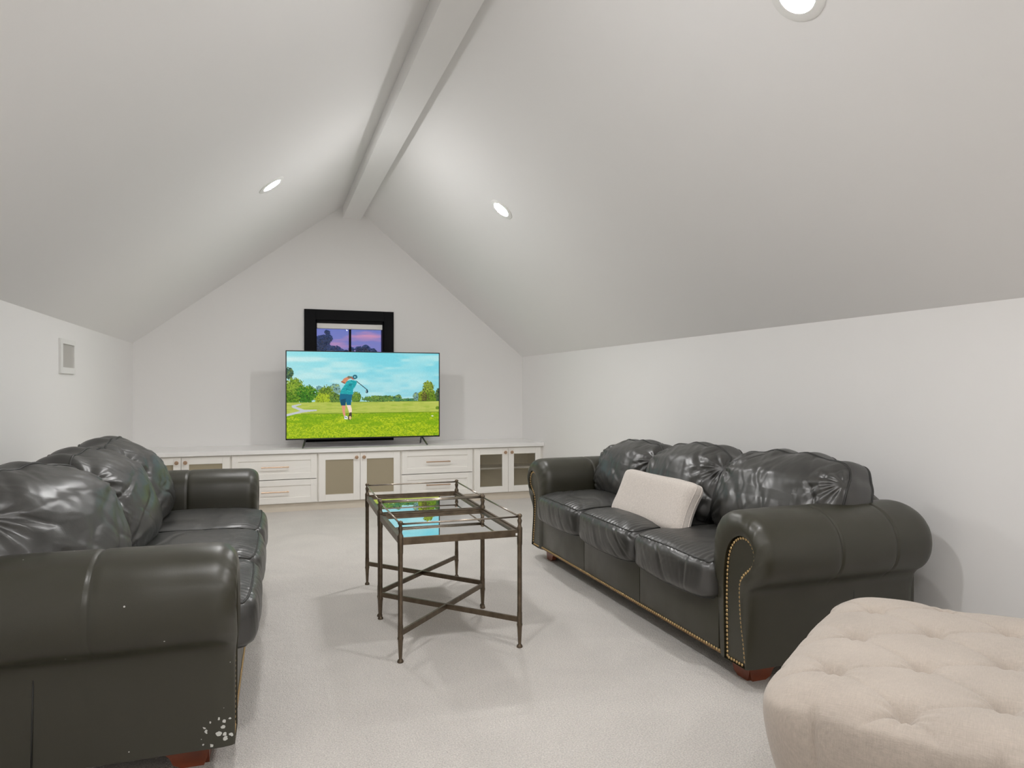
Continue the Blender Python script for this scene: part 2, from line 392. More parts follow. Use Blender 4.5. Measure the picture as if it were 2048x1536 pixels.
def cabinet(x0, x1, label, kind, **kw):
    c = empty('cabinet', ((x0 + x1) / 2, CY, 0)); tag(c, label, 'cabinet'); ox = (x0 + x1) / 2
    def bb(b, a, bb_, y0, y1, z0, z1, **k): return b.box(a - ox, bb_ - ox, y0, y1, z0, z1, **k)
    D = YF - CY - .004 if kind != 'glass' else .34
    b = MB()     # open box: sides, back, bottom, top
    bb(b, x0, x0 + .016, .020, D, CZ0, .526); bb(b, x1 - .016, x1, .020, D, CZ0, .526)
    bb(b, x0 + .016, x1 - .016, D - .012, D, CZ0, .526)
    bb(b, x0 + .016, x1 - .016, .020, D - .012, CZ0, CZ0 + .016); bb(b, x0 + .016, x1 - .016, .020, D - .012, .508, .526)
    b.build('cabinet_box', M_inside if kind == 'glass' else M_cab, c)
    b = MB()     # face frame
    bb(b, x0, x0 + .010, .003, .020, CZ0, .526); bb(b, x1 - .010, x1, .003, .020, CZ0, .526)
    bb(b, x0 + .010, x1 - .010, .003, .020, .514, .526); bb(b, x0 + .010, x1 - .010, .003, .020, CZ0, CZ0 + .008)
    b.build('face_frame', M_cab, c)
    a0, a1, z0, z1 = x0 + .008, x1 - .008, CZ0 + .006, .516
    def shaker(e0, e1, f0, f1, w, name, centre):
        b = MB(); bb(b, e0, e0 + w, -.018, .002, f0, f1, bev=.0015); bb(b, e1 - w, e1, -.018, .002, f0, f1, bev=.0015)
        bb(b, e0 + w, e1 - w, -.018, .002, f0, f0 + w, bev=.0015); bb(b, e0 + w, e1 - w, -.018, .002, f1 - w, f1, bev=.0015)
        if centre: bb(b, e0 + w - .002, e1 - w + .002, -.010, -.001, f0 + w - .002, f1 - w + .002)
        return b.build(name, M_cab, c)
    if kind == 'drawers':
        zs = .292
        for (f0, f1) in ((zs + .003, z1), (z0, zs - .003)):
            d = shaker(a0, a1, f0, f1, .052, 'drawer', True)
            zc = (f0 + f1) / 2 + .002; xc = (a0 + a1) / 2 - ox - .0; hw = .118
            h = MB(); h.tube([(xc - hw, -.046, zc), (xc + hw, -.046, zc)], .0055, 10)
            for s in (-1, 1): h.tube([(xc + s * (hw - .012), -.046, zc), (xc + s * (hw - .012), -.009, zc)], .0045, 8)
            o = h.build('handle', kw.get('hm', M_handle), d, True, 50); o['label'] = 'slim bronze bar pull'
    else:
        xm = (a0 + a1) / 2
        for s, (e0, e1) in ((-1, (a0, xm - .0015)), (1, (xm + .0015, a1))):
            d = shaker(e0, e1, z0, z1, .060, 'door', False)
            b = MB(); bb(b, e0 + .058, e1 - .058, -.009, -.004, z0 + .058, z1 - .058)
            if kind == 'glass': o = b.build('glass_pane', M_cabglass, d); o['label'] = 'clear glass pane'
            else: o = b.build('door_panel', M_panelglass, d); o['label'] = 'taupe inset panel'
            kx = (xm + s * .034) - ox
            Mx = Matrix.Translation((kx, -.018, .474)) @ Matrix.Rotation(math.radians(90), 4, 'X')
            o = MB().lathe([(.007, 0), (.006, .012), (.015, .016), (.017, .021), (.016, .026), (.010, .0275)], n=20, M=Mx).build('knob', M_knob, d, True, 40)
            o['label'] = 'round bronze knob'
        if kind == 'glass':
            b = MB(); bb(b, x0 + .016, x1 - .016, .05, D - .012, .300, .318); b.build('shelf', M_shelf, c)
    return c
cabinet(-1.085, -.295, 'white cabinet with two taupe panelled doors, leftmost, behind the left sofa arm', 'panel')
cabinet(-.293, .441, 'white two drawer cabinet left of the television, beside the left sofa', 'drawers')
cabinet(.443, 1.203, 'white cabinet with two taupe panelled doors, below the television', 'panel')
cabinet(1.205, 1.918, 'white two drawer cabinet right of centre, behind the metal tables', 'drawers', hm=M_knob)
cabinet(1.920, 2.640, 'white cabinet with two clear glass doors and inner shelf, rightmost', 'glass')
MB().box(XL + .001, -1.087, CY + .003, CY + .02, CZ0, .526).build('trim_2', M_cab)['kind'] = 'structure'
MB().box(2.642, XR - .001, CY + .003, CY + .02, CZ0, .526).build('trim_3', M_cab)['kind'] = 'structure'

# ---------------------------------------------------------------- television
def srgb(c): c = np.asarray(c, float) / 255; return np.where(c <= .04045, c / 12.92, ((c + .055) / 1.055) ** 2.4)
TW, TH = 1.448, .826
tv = empty('television', (.891, 6.73, .562)); tag(tv, 'flat television on thin splayed legs showing a golfer mid swing', 'television')
TZ = .074
MB().box(-TW / 2, TW / 2, .002, .045, TZ, TZ + TH, bev=.004).build('tv_housing', M_tvb, tv)
b = MB(); bz = .0085
b.box(-TW / 2, -TW / 2 + bz, -.004, .003, TZ, TZ + TH); b.box(TW / 2 - bz, TW / 2, -.004, .003, TZ, TZ + TH)
b.box(-TW / 2, TW / 2, -.004, .003, TZ + TH - bz, TZ + TH); b.box(-TW / 2, TW / 2, -.004, .003, TZ, TZ + bz + .004)
b.build('bezel', M_tvb, tv)
for s in (-1, 1):
    b = MB(); x = s * .545
    b.tube([(x, .022, TZ + .01), (x + s * .030, -.085, .012), (x + s * .032, -.098, .009)], .008, 8)
    b.tube([(x, .022, TZ + .01), (x + s * .012, .12, .012), (x + s * .012, .13, .009)], .008, 8)
    b.build('tv_leg', M_tvleg, tv, True)

def paint_screen():
    NX, NY = 460, 264
    u, v = np.meshgrid(np.linspace(0, 1, NX), np.linspace(0, 1, NY)); X = 62 + 1565 * u
    Y = (520 + 42 * u) + v * (1412 - 17 * u - (520 + 42 * u))         # a canvas 1565 wide, 890 high
    def nz(sx, sy, o=0): return vnoise(np.stack([X / sx, Y / sy, np.full_like(X, o + .5)], -1))
    C = np.zeros((NY, NX, 3))
    def put(mask, col, a=1.0):
        m = (np.asarray(mask, float) * a)[..., None]; C[:] = C * (1 - m) + np.asarray(col, float) * m
    def poly(P):
        ins = np.zeros(X.shape, bool); P = list(P)
        for (x0, y0), (x1, y1) in zip(P, P[1:] + P[:1]):
            if y0 == y1: continue
            ins ^= ((Y >= min(y0, y1)) & (Y < max(y0, y1)) & (X < (x1 - x0) * (Y - y0) / (y1 - y0) + x0))
        return ins
    def ell(cx, cy, rx, ry, w=0.0, o=0): return ((X - cx) / rx) ** 2 + ((Y - cy) / ry) ** 2 < 1 + w * (nz(16, 14, o) - .5) * 2 + w * (nz(7, 7, o + 3) - .5) * 2
    def seg(x0, y0, x1, y1, w0, w1=None):
        w1 = w0 if w1 is None else w1; dx, dy = x1 - x0, y1 - y0; L2 = dx * dx + dy * dy
        t = np.clip(((X - x0) * dx + (Y - y0) * dy) / L2, 0, 1)
        return np.hypot(X - x0 - t * dx, Y - y0 - t * dy) < w0 + (w1 - w0) * t
    # sky
    t = np.clip((Y - 520) / 500, 0, 1)[..., None]
    C[:] = np.array([118, 214, 228]) * (1 - t) + np.array([150, 214, 226]) * t
    left = np.clip(1 - (X - 62) / 900, 0, 1)[..., None]; C += left * np.array([34, 12, 4])
    cl = sstep(.45, .8, nz(330, 60, 1) * .7 + nz(90, 26, 2) * .3); put(cl, [205, 238, 236], .65)
    put(sstep(.6, .9, nz(260, 40, 5)) * (Y < 640), [225, 243, 240], .5)
    # ground
    gr = Y > 1040
    put(gr, [176, 192, 78]); put(gr * nz(170, 8, 8), [206, 206, 116], .55); put(gr * sstep(.45, .8, nz(60, 5, 18)), [140, 170, 50], .5)
    f = Y > 1160 + (X - 800) * -.006
    put(f, [134, 170, 14]); put(f * sstep(.35, .75, nz(15, 9, 9)), [186, 204, 22], .8); put(f * sstep(.5, .8, nz(6, 6, 10)), [222, 226, 70], .6)
    put(f * sstep(.55, .8, nz(9, 7, 11)), [92, 140, 6], .6); put(f * (Y < 1290) * sstep(.35, .7, nz(120, 20, 12)), [112, 160, 6], .6)
    put((np.abs(Y - 1162 + (X - 200) * .004) < 5) & (X > 200), [108, 140, 20], .7)
    # path
    for a in ((62, 1172, 230, 1132, 11, 10), (230, 1132, 350, 1125, 12, 6), (230, 1132, 120, 1085, 13, 10), (120, 1082, 200, 1062, 10, 4)):
        put(seg(*a), [196, 200, 206])
    # trees
    G = [(38, 92, 20), (66, 128, 20), (104, 160, 26), (150, 178, 30), (176, 196, 40)]
    def bush(cx, cy, rx, ry, base, o=0):
        m = ell(cx, cy, rx, ry, .35, o) & (Y < 1042 + 4 * nz(30, 30, 4)); put(m, base)
        hi = sstep(.45, .75, nz(11, 10, o + 20)) * np.clip(1.25 - (Y - cy + ry) / (2 * ry), .2, 1); put(m * hi, np.array(base) * .45 + np.array([205, 215, 70]) * .55, .8)
        put(m * sstep(.55, .85, nz(8, 8, o + 30)), np.array(base) * .35, .8)
    for (cx, cy, rx, ry, c, o) in ((380, 905, 35, 30, (110, 160, 170), 1), (535, 920, 60, 65, (120, 165, 165), 2), (85, 745, 42, 60, (62, 100, 80), 3),
                                   (1000, 1015, 200, 32, (88, 130, 60), 4), (1180, 1012, 45, 36, (70, 120, 90), 5), (1290, 1028, 180, 14, (60, 120, 80), 6)):
        bush(cx, cy, rx, ry, c, o)
    bush(135, 900, 90, 105, (112, 148, 40), 11); bush(445, 985, 95, 100, (98, 130, 36), 12); bush(250, 960, 110, 92, (52, 118, 22), 13)
    bush(100, 1005, 90, 70, (74, 122, 20), 14); bush(420, 1018, 90, 60, (158, 182, 34), 15); bush(540, 1010, 60, 55, (84, 122, 50), 16); bush(750, 1000, 50, 58, (88, 132, 44), 17)
    bush(1510, 930, 66, 92, (128, 150, 52), 21); bush(1440, 1000, 50, 58, (120, 142, 32), 22); bush(1540, 1005, 80, 58, (96, 130, 28), 23); bush(1470, 1005, 30, 55, (84, 84, 36), 24)
    bush(1615, 985, 26, 75, (60, 88, 60), 25); bush(1375, 995, 28, 42, (110, 150, 150), 26)
    put(seg(1515, 960, 1518, 1030, 4), [86, 76, 40]); put((np.abs(Y - 1044) < 3) & (X > 560), [70, 110, 40], .5)
    put(ell(1612, 1115, 22, 16), [104, 136, 30]); put(ell(1556, 1196, 12, 6), [235, 235, 225])
    # golfer: club, arms, head, shirt, shorts, legs, shoes
    put(seg(755, 835, 866, 925, 4), [40, 70, 80]); put(ell(858, 940, 15, 17), [14, 50, 66]); put(seg(852, 930, 853, 950, 3), [200, 230, 235])
    put(poly([(604, 835), (622, 806), (668, 784), (690, 786), (688, 806), (664, 820), (650, 852), (620, 852)]), [214, 140, 104])
    put(seg(604, 838, 632, 852, 7), [150, 92, 66]); put(seg(672, 790, 706, 796, 11), [120, 116, 96])
    put(ell(722, 800, 20, 18), [190, 104, 84]); put(ell(737, 789, 25, 23), [24, 110, 128]); put(ell(736, 790, 9, 8), [150, 206, 214])
    put(poly([(668, 826), (700, 820), (752, 828), (758, 850), (742, 884), (718, 918), (720, 968), (650, 972), (585, 958), (598, 920), (632, 872), (650, 836)]), [18, 158, 166])
    put(poly([(668, 826), (752, 828), (758, 850), (742, 884), (718, 918), (720, 968), (585, 958), (632, 872)]) * sstep(.45, .75, nz(22, 9, 40)), [70, 204, 206], .6)
    put(poly([(660, 850), (712, 862), (690, 920), (640, 950), (650, 900)]) * sstep(.4, .7, nz(18, 12, 44)), [8, 116, 128], .7)
    put(poly([(585, 958), (712, 970), (704, 1004), (696, 1080), (654, 1078), (648, 1040), (640, 1080), (596, 1080), (580, 1010)]), [8, 104, 136])
    put(poly([(590, 1020), (646, 1008), (640, 1080), (596, 1080)]), [6, 66, 88], .75)
    put(poly([(604, 1080), (642, 1080), (636, 1130), (642, 1192), (626, 1194), (612, 1150)]), [222, 150, 124])
    put(poly([(654, 1078), (694, 1078), (706, 1120), (702, 1158), (680, 1160), (668, 1120)]), [246, 220, 206])
    put(poly([(628, 1188), (654, 1184), (664, 1200), (662, 1220), (628, 1218)]), [232, 238, 240]); put(seg(636, 1196, 650, 1204, 4), [70, 90, 110])
    put(poly([(682, 1152), (702, 1150), (706, 1190), (698, 1226), (672, 1228), (664, 1206)]), [70, 60, 54]); put(ell(688, 1206, 12, 18), [226, 196, 134])
    C[:] = np.clip(C * (1 + .05 * (nz(5, 5, 60) - .5)[..., None]), 0, 255)
    sw, sh = TW - 2 * bz, TH - 2 * bz - .004
    V = [(-sw / 2 + sw * i / (NX - 1), 0.0, TZ + bz + .004 + sh * (1 - j / (NY - 1))) for j in range(NY) for i in range(NX)]
    idx = np.arange(NX * NY).reshape(NY, NX)
    F = np.stack([idx[:-1, :-1], idx[1:, :-1], idx[1:, 1:], idx[:-1, 1:]], -1).reshape(-1, 4)
    me = bpy.data.meshes.new('screen'); me.from_pydata(V, [], F.tolist())
    ca = me.color_attributes.new('picture', 'FLOAT_COLOR', 'POINT')
    L = srgb(C.reshape(-1, 3)); ca.data.foreach_set('color', np.concatenate([L, np.ones((len(L), 1))], 1).astype(np.float32).ravel())
    m = bpy.data.materials.new('screen picture'); m.use_nodes = True; t = m.node_tree; p = t.nodes['Principled BSDF']
    a = t.nodes.new('ShaderNodeVertexColor'); a.layer_name = 'picture'
    p.inputs['Base Color'].default_value = (.01, .01, .01, 1); p.inputs['Roughness'].default_value = .3
    t.links.new(a.outputs[0], p.inputs['Emission Color']); p.inputs['Emission Strength'].default_value = 0.95; p.inputs['Specular IOR Level'].default_value = .2
    o = link_mesh('screen', me, m, tv); o['label'] = 'lit screen with golfer on a green fairway under blue sky'
paint_screen()

# ---------------------------------------------------------------- wall panel on the left knee wall
wp = empty('wall_panel', (XL, 4.95, 1.312)); tag(wp, 'small white framed panel with grey inset on the left wall', 'wall panel')
b = MB(); y0, y1, z0, z1 = -.168, .168, -.108, .102; a0, a1, c0, c1 = -.125, .134, -.070, .072
for (p0, p1, q0, q1) in ((y0, a0, z0, z1), (a1, y1, z0, z1), (a0, a1, z0, c0), (a0, a1, c1, z1)): b.box(0, .014, p0, p1, q0, q1, bev=.002)
b.build('panel_frame', M_white, wp)
MB().box(0, .005, a0 - .001, a1 + .001, c0 - .001, c1 + .001).build('inset', M_grille, wp)

# ---------------------------------------------------------------- metal and mirror tables
def table(name, x0, x1, y0, y1, rz, label, sticker=False):
    cx, cy = (x0 + x1) / 2, (y0 + y1) / 2
    t = empty(name, (cx, cy, 0), rz); tag(t, label, 'table', 'pair of dark bronze tables with mirror tops')
    hx, hy = (x1 - x0) / 2, (y1 - y0) / 2
    prof = [(.0125, 0), (.0135, .004), (.0115, .009), (.0065, .015), (.0075, .025), (.0105, .085), (.0115, .092), (.0125, .096), (.0125, .101), (.0110, .104), (.0110, .120),
            (.0110, .150), (.0100, .154), (.0100, .440), (.0112, .444), (.0118, .505), (.0122, .515), (.0085, .522), (.0070, .530), (.0095, .541), (.0105, .548), (.0065, .555), (.0075, .560), (.0115, .566), (.0095, .573), (.003, .577)]
    for sx in (-1, 1):
        for sy in (-1, 1):
            MB().lathe(prof, sx * hx, sy * hy, 14).build('leg', M_bronze, t, True, 50)
    for sy in (-1, 1):
        MB().box(-hx, hx, sy * hy - .005, sy * hy + .005, .478, .508, bev=.001).build('apron', M_bronze, t)
    for sx in (-1, 1):
        MB().box(sx * hx - .005, sx * hx + .005, -hy, hy, .478, .508, bev=.001).build('apron', M_bronze, t)
    for (p, q) in (((-hx, -hy), (hx, -hy)), ((-hx, hy), (hx, hy)), ((-hx, -hy), (-hx, hy)), ((hx, -hy), (hx, hy))):
        MB().tube([(*p, .563), (*q, .563)], .0040, 8).build('gallery_rail', M_rail, t, True)
    b = MB(); i = .005; w = .020
    b.box(-hx + i, hx - i, -hy + i, -hy + w, .495, .501); b.box(-hx + i, hx - i, hy - w, hy - i, .495, .501)
    b.box(-hx + i, -hx + w, -hy + w, hy - w, .495, .501); b.box(hx - w, hx - i, -hy + w, hy - w, .495, .501)
    b.build('top_lip', M_bronze, t)
    MB().box(-hx + i, hx - i, -hy + i, hy - i, .488, .4945).build('mirror_top', M_mirror, t)['label'] = 'mirrored glass top'
    for k, (p, q) in enumerate((((-hx, -hy), (hx, hy)), ((-hx, hy), (hx, -hy)))):
        P, Q = Vector(p), Vector(q); d = (Q - P).normalized(); n = Vector((-d.y, d.x)) * .005; P += d * .008; Q -= d * .008
        z0, z1 = (.108, .130)
        dz = .0008 * k
        MB().prism([(P + n)[:], (Q + n)[:], (Q - n)[:], (P - n)[:]], 'z', z0 + dz, z1 + dz).build('stretcher', M_bronze, t)
    if sticker:
        MB().box(hx - .020, hx - .012, -hy - .0058, -hy - .005, .484, .494).build('sticker', M_white, t)['label'] = 'tiny white sticker'
    return t
table('side_table', .518, 1.033, 2.826, 3.388, -.010, 'dark bronze metal table with mirror top, nearer of the pair', True)
table('side_table', .532, 1.052, 3.425, 4.002, -.030, 'dark bronze metal table with mirror top, farther of the pair, nearer the television')

# ---------------------------------------------------------------- cushions
def cube_grid(n):
    g = np.linspace(-1, 1, n + 1); g = np.sign(g) * np.abs(g) ** .92; V = []; F = []
    for ax in range(3):
        for s in (-1, 1):
            A, B = np.meshgrid(g, g, indexing='ij'); P = np.zeros((n + 1, n + 1, 3)); P[..., ax] = s; P[..., (ax + 1) % 3] = A; P[..., (ax + 2) % 3] = B
            base = len(V) * (n + 1) ** 2; V.append(P.reshape(-1, 3)); idx = base + np.arange((n + 1) ** 2).reshape(n + 1, n + 1)
            F.append(np.stack([idx[:-1, :-1], idx[1:, :-1], idx[1:, 1:], idx[:-1, 1:]], -1).reshape(-1, 4))
    return np.concatenate(V), np.concatenate(F)
CG = {}
def soft_box(name, half, p, shape, m, parent, n=40, loops=(), loop_r=.0045, loop_m=None):
    """superellipsoid of half sizes; shape(Q, N, c) -> points ; loops: list of functions s(0..1)->cube point"""
    if n not in CG: CG[n] = cube_grid(n)
    c, F = CG[n]; half = np.array(half, float); pv = np.array(p if hasattr(p, '__len__') else (p, p, p), float)
    def surf(c):
        c = np.asarray(c, float); k = np.ones(len(c)); lo = np.full(len(c), .3); hi = np.full(len(c), 1.001)
        for _ in range(26):
            mid = (lo + hi) / 2; f = (np.abs(c * mid[:, None]) ** pv).sum(1); lo = np.where(f < 1, mid, lo); hi = np.where(f < 1, hi, mid)
        q = c * lo[:, None]; N = np.sign(q) * pv * np.abs(q) ** (pv - 1) / half; N /= np.linalg.norm(N, axis=1)[:, None] + 1e-9
        return shape(q * half, N, q)
    o = obj(name, surf(c), F, m, parent, True, merge=1e-5)
    for lp in loops:
        s = np.linspace(0, 1, 161)[:-1]; P = surf(np.array([lp(t) for t in s]))
        b = MB().tube(P, loop_r, 6, closed=True); b.build('piping', loop_m or M_welt, o, True)
    return o
def sq_loop(ax, k):
    """perimeter of the cube cross-section at coordinate ax = k"""
    def f(t):
        t = (t % 1) * 4; i = int(t); a = (t - i) * 2 - 1
        p = [(a, -1), (1, a), (-a, 1), (-1, -a)][i % 4]; v = [0, 0, 0]; v[ax] = k; v[(ax + 1) % 3] = p[0]; v[(ax + 2) % 3] = p[1]; return v
    return f

# ---------------------------------------------------------------- sofa
# local frame: x = depth from the front (0) to the back (.86), y = along the sofa, z up
def chaikin(P, n=3):
    P = np.array(P, float)
    for _ in range(n):
        Q = np.roll(P, -1, 0); P = np.stack([P * .75 + Q * .25, P * .25 + Q * .75], 1).reshape(-1, 2)
    return P
def resample(P, n):
    P = np.vstack([P, P[:1]]); L = np.concatenate([[0], np.cumsum(np.linalg.norm(np.diff(P, axis=0), axis=1))])
    t = np.linspace(0, L[-1], n + 1)[:-1]; return np.stack([np.interp(t, L, P[:, 0]), np.interp(t, L, P[:, 1])], 1)
def open_smooth(P, n, it=3):
    P = np.array(P, float)
    for _ in range(it):
        Q = np.stack([P[:-1] * .75 + P[1:] * .25, P[:-1] * .25 + P[1:] * .75], 1).reshape(-1, 2); P = np.vstack([P[:1], Q, P[-1:]])
    L = np.concatenate([[0], np.cumsum(np.linalg.norm(np.diff(P, axis=0), axis=1))]); t = np.linspace(0, L[-1], n)
    return np.stack([np.interp(t, L, P[:, 0]), np.interp(t, L, P[:, 1])], 1)
def close_bottom(P, k=10):
    t = np.linspace(0, 1, k + 2)[1:-1, None]; return np.vstack([P, P[-1] * (1 - t) + P[0] * t])
ARM = [(.134, .082), (.138, .16), (.148, .28), (.158, .38), (.162, .46), (.160, .54), (.140, .600), (.095, .640), (.03, .657), (-.05, .650), (-.115, .618), (-.158, .555), (-.163, .475),
       (-.135, .415), (-.090, .385), (-.068, .345), (-.066, .22), (-.068, .082)]
ARM_P = close_bottom(open_smooth(ARM, 110, 2))
NAILS = [(.056, .096), (.058, .20), (.060, .306), (.058, .42), (.046, .490), (.022, .532), (-.008, .556), (-.042, .565), (-.076, .556), (-.098, .530), (-.106, .497), (-.094, .468), (-.060, .442),
         (-.030, .415), (-.019, .385), (-.019, .33), (-.026, .245), (-.042, .17), (-.050, .096)]
NAIL_P = open_smooth(NAILS, 400, 2)
_T = np.gradient(NAIL_P, axis=0); _T /= np.linalg.norm(_T, axis=1)[:, None]
PANEL_O = NAIL_P + np.stack([_T[:, 1], -_T[:, 0]], 1) * .0095
if PANEL_O[:, 1].max() < NAIL_P[:, 1].max(): PANEL_O = NAIL_P - np.stack([_T[:, 1], -_T[:, 0]], 1) * .0095
PANEL_O[0] = (PANEL_O[0, 0], .084); PANEL_O[-1] = (PANEL_O[-1, 0], .084)
PANEL_P = close_bottom(open_smooth(PANEL_O, 110, 0))
def inset_curve(P, d):
    T_ = np.roll(P, -1, 0) - np.roll(P, 1, 0); T_ /= np.linalg.norm(T_, axis=1)[:, None]
    N = np.stack([-T_[:, 1], T_[:, 0]], 1)
    area = 0.5 * np.sum(P[:, 0] * np.roll(P[:, 1], -1) - np.roll(P[:, 0], -1) * P[:, 1])
    if area < 0: N = -N
    return P + N * (d[:, None] if hasattr(d, '__len__') else d)
def sofa_arm(root, yc, sgn, m, depth=.84):
    """sgn=+1: the inner side of the arm faces +y"""
    rf, rb = .055, .075
    n = len(ARM_P); top = sstep(.36, .44, ARM_P[:, 1]); k = np.arange(n)
    pleat = np.sin(k * 2 * math.pi / 4.6 + 1.5 * np.sin(k * .31)); rings = []
    rings.append((np.full(n, .010), PANEL_P + 0.0))
    for t in np.linspace(0, 1, 12):
        s_ = 1 - math.sin(t * math.pi / 2); x = rf * (1 - math.cos(t * math.pi / 2)); w = 4 * s_ * (1 - s_)
        Q = ARM_P + (PANEL_P - ARM_P) * (s_ ** 1.15)
        Q = Q + (inset_curve(Q, 1.0) - Q) * (.0026 * pleat * top * w)[:, None]
        rings.append((x - .030 * top * (1 - t * .9) * (1 - .75 * s_ ** 2) - .006 * (1 - top) * (1 - t), Q))
    xs = set(np.round(np.linspace(rf + .02, depth - rb - .01, 34), 4)); seams = (.350, .620)
    for s_ in seams:
        for d_ in (-.012, -.006, -.003, 0, .003, .006, .012): xs.add(round(s_ + d_, 4))
    for x in sorted(xs):
        dd = min(abs(x - s_) for s_ in seams); d = .0045 * max(0, 1 - dd / .010) - .002 * math.sin(math.pi * min(1, max(0, (x - .05) / .75)))
        rings.append((np.full(n, x), inset_curve(ARM_P, d * top)))
    for t in np.linspace(0, 1, 10)[1:]: rings.append((np.full(n, depth - rb + rb * math.sin(t * math.pi / 2)), inset_curve(ARM_P, rb * .8 * (1 - math.cos(t * math.pi / 2)))))
    V = []
    for (x, Q) in rings:
        jit = .003 * (vnoise(np.stack([x * 9, ARM_P[:, 0] * 8 + yc, ARM_P[:, 1] * 8], -1)) - .5)
        Q = Q + (inset_curve(Q, 1.0) - Q) * jit[:, None]
        for a, q in zip(x, Q): V.append((a, yc + sgn * q[0], max(.082, q[1])))
    F = []
    for i in range(len(rings) - 1):
        for j in range(n): F.append((i * n + j, i * n + (j + 1) % n, (i + 1) * n + (j + 1) % n, (i + 1) * n + j))
    F.append(tuple(range(n))); F.append(tuple((len(rings) - 1) * n + j for j in range(n)))
    arm = obj('arm', V, F, m, root, True, auto=60)
    P1 = PANEL_P; c_ = P1.mean(0); P2 = inset_curve(P1, .004); P2[:, 1] = np.maximum(P2[:, 1], .084)
    V = [(.009, yc + sgn * a, b_) for a, b_ in P1] + [(.003, yc + sgn * a, b_) for a, b_ in P2]
    F = [(i, (i + 1) % n, n + (i + 1) % n, n + i) for i in range(n)] + [tuple(range(n)), tuple(range(2 * n - 1, n - 1, -1))]
    panel = obj('arm_front_panel', V, F, M_lea, arm)
    b = MB(); b.tube([(.50, yc - sgn * .0690, .10), (.498, yc - sgn * .0675, .22), (.495, yc - sgn * .0685, .345)], .0022, 6); b.build('seam', M_welt, arm, True)
    return arm, panel, P1
nail_bm = MB().lathe([(.0068, 0), (.0062, .0022), (.0040, .0040), (.0012, .0048)], n=8, M=Matrix.Rotation(math.radians(-90), 4, 'Y'))
NAIL_ME = None
def nails_on(root_part, pts, individual):
    """pts local; the heads face -x"""
    global NAIL_ME
    if individual:
        for p in pts:
            if NAIL_ME is None:
                o = nail_bm.build('brass_nail', M_nail, root_part, True); NAIL_ME = o.data
            else: o = link_mesh('brass_nail', NAIL_ME, None, root_part)
            o.location = p
    else:
        b = MB()
        for p in pts: b.add([(v[0] + p[0], v[1] + p[1], v[2] + p[2]) for v in nail_bm.V], nail_bm.F)
        o = b.build('nailhead_trim', M_nail, root_part, True); o['kind'] = 'stuff'; o['label'] = 'row of brass nailheads'
def panel_nail_pts(P1, yc, sgn, step=.0155):
    L = np.concatenate([[0], np.cumsum(np.linalg.norm(np.diff(NAIL_P, axis=0), axis=1))]); t = np.arange(0, L[-1], step)
    P = [(.003, yc + sgn * float(a), float(b_)) for a, b_ in zip(np.interp(t, L, NAIL_P[:, 0]), np.interp(t, L, NAIL_P[:, 1]))]
    return P + [(-.0035 if abs(a - .0) > 9 else .001, yc + sgn * float(a), .092) for a in np.arange(-.034, .05, step)]

def leather_folds(seed, ang, amp, f1=7.0, f2=30.0):
    ca, sa = math.cos(ang), math.sin(ang)
    def fn(A, B):
        u = A * ca + B * sa; w = -A * sa + B * ca
        wob = vnoise(np.stack([u * 5, w * 5, np.full_like(u, seed + .3)], -1)) * .12
        v1 = vnoise(np.stack([u * f1 * .55, (w + wob) * f1 * 2.0, np.full_like(u, seed * 1.7)], -1))
        v2 = vnoise(np.stack([u * f1 * .9, (w + wob) * f1 * 3.4, np.full_like(u, seed * 2.9 + 2)], -1))
        r = .55 - 1.25 * np.exp(-((v1 - .5) / .115) ** 2) - .28 * np.exp(-((v2 - .5) / .10) ** 2) + .5 * (v1 - .5)
        r2 = ridge(np.stack([u * f2 * .3, (w + wob) * f2, np.full_like(u, seed * 2.1 + 5)], -1))
        return amp * (np.clip(r, -1, 1) * .8 + np.clip(r2, -1, 1) * .22)
    return fn

def seat_cushion(root, yc, hw, seed):
    fo = leather_folds(seed, .15 + .2 * math.sin(seed), .0026); fr = leather_folds(seed + 9, 1.15, .0042, 7, 40)
    x0, x1 = -.052, .60; hx = (x1 - x0) / 2; cx = (x0 + x1) / 2; hz = .082; cz = .372
    def shape(P, N, q):
        P = P.copy(); top = sstep(.3, .9, N[:, 2]); front = sstep(.3, .9, -N[:, 0]); side = sstep(.3, .9, np.abs(N[:, 1]))
        P[:, 2] += .024 * (1 - q[:, 0] ** 2) * (1 - q[:, 1] ** 2) * (q[:, 2] > 0)
        P[:, 2] -= (.010 * (q[:, 1] ** 4) + .006) * sstep(.6, 1, -q[:, 0])
        P[:, 0] -= .016 * (1 - q[:, 1] ** 2) * sstep(.4, 1, -q[:, 0]) * (1 - .5 * q[:, 2] ** 2)
        P[:, 2] -= .014 * (1 - q[:, 1] ** 2) * sstep(.5, 1, -q[:, 0]) * (q[:, 2] < 0)
        # puckered rows beside the piping, folds on the top, long drape folds on the front boxing
        puck = .0020 * np.sin(P[:, 1] * 210 + 6 * vnoise(P * 12 + seed)) * top * sstep(-.15, -.27, P[:, 0]) * sstep(-1.01, -.90, q[:, 0])
        d = fo(P[:, 1], P[:, 0]) * top * (1 - sstep(.75, 1, np.abs(q[:, 1])) * .5) + fr(P[:, 1], P[:, 2] * 1.0) * front + puck
        d += .003 * (vnoise(P * 7 + seed * 3) - .5)
        return P + N * d[:, None] + np.array([cx, yc, cz])
    return soft_box('seat_cushion', (hx, hw, hz), (9, 9, 5), shape, M_lea2, root, 72, [sq_loop(2, .93), sq_loop(2, -.93)], .0042)

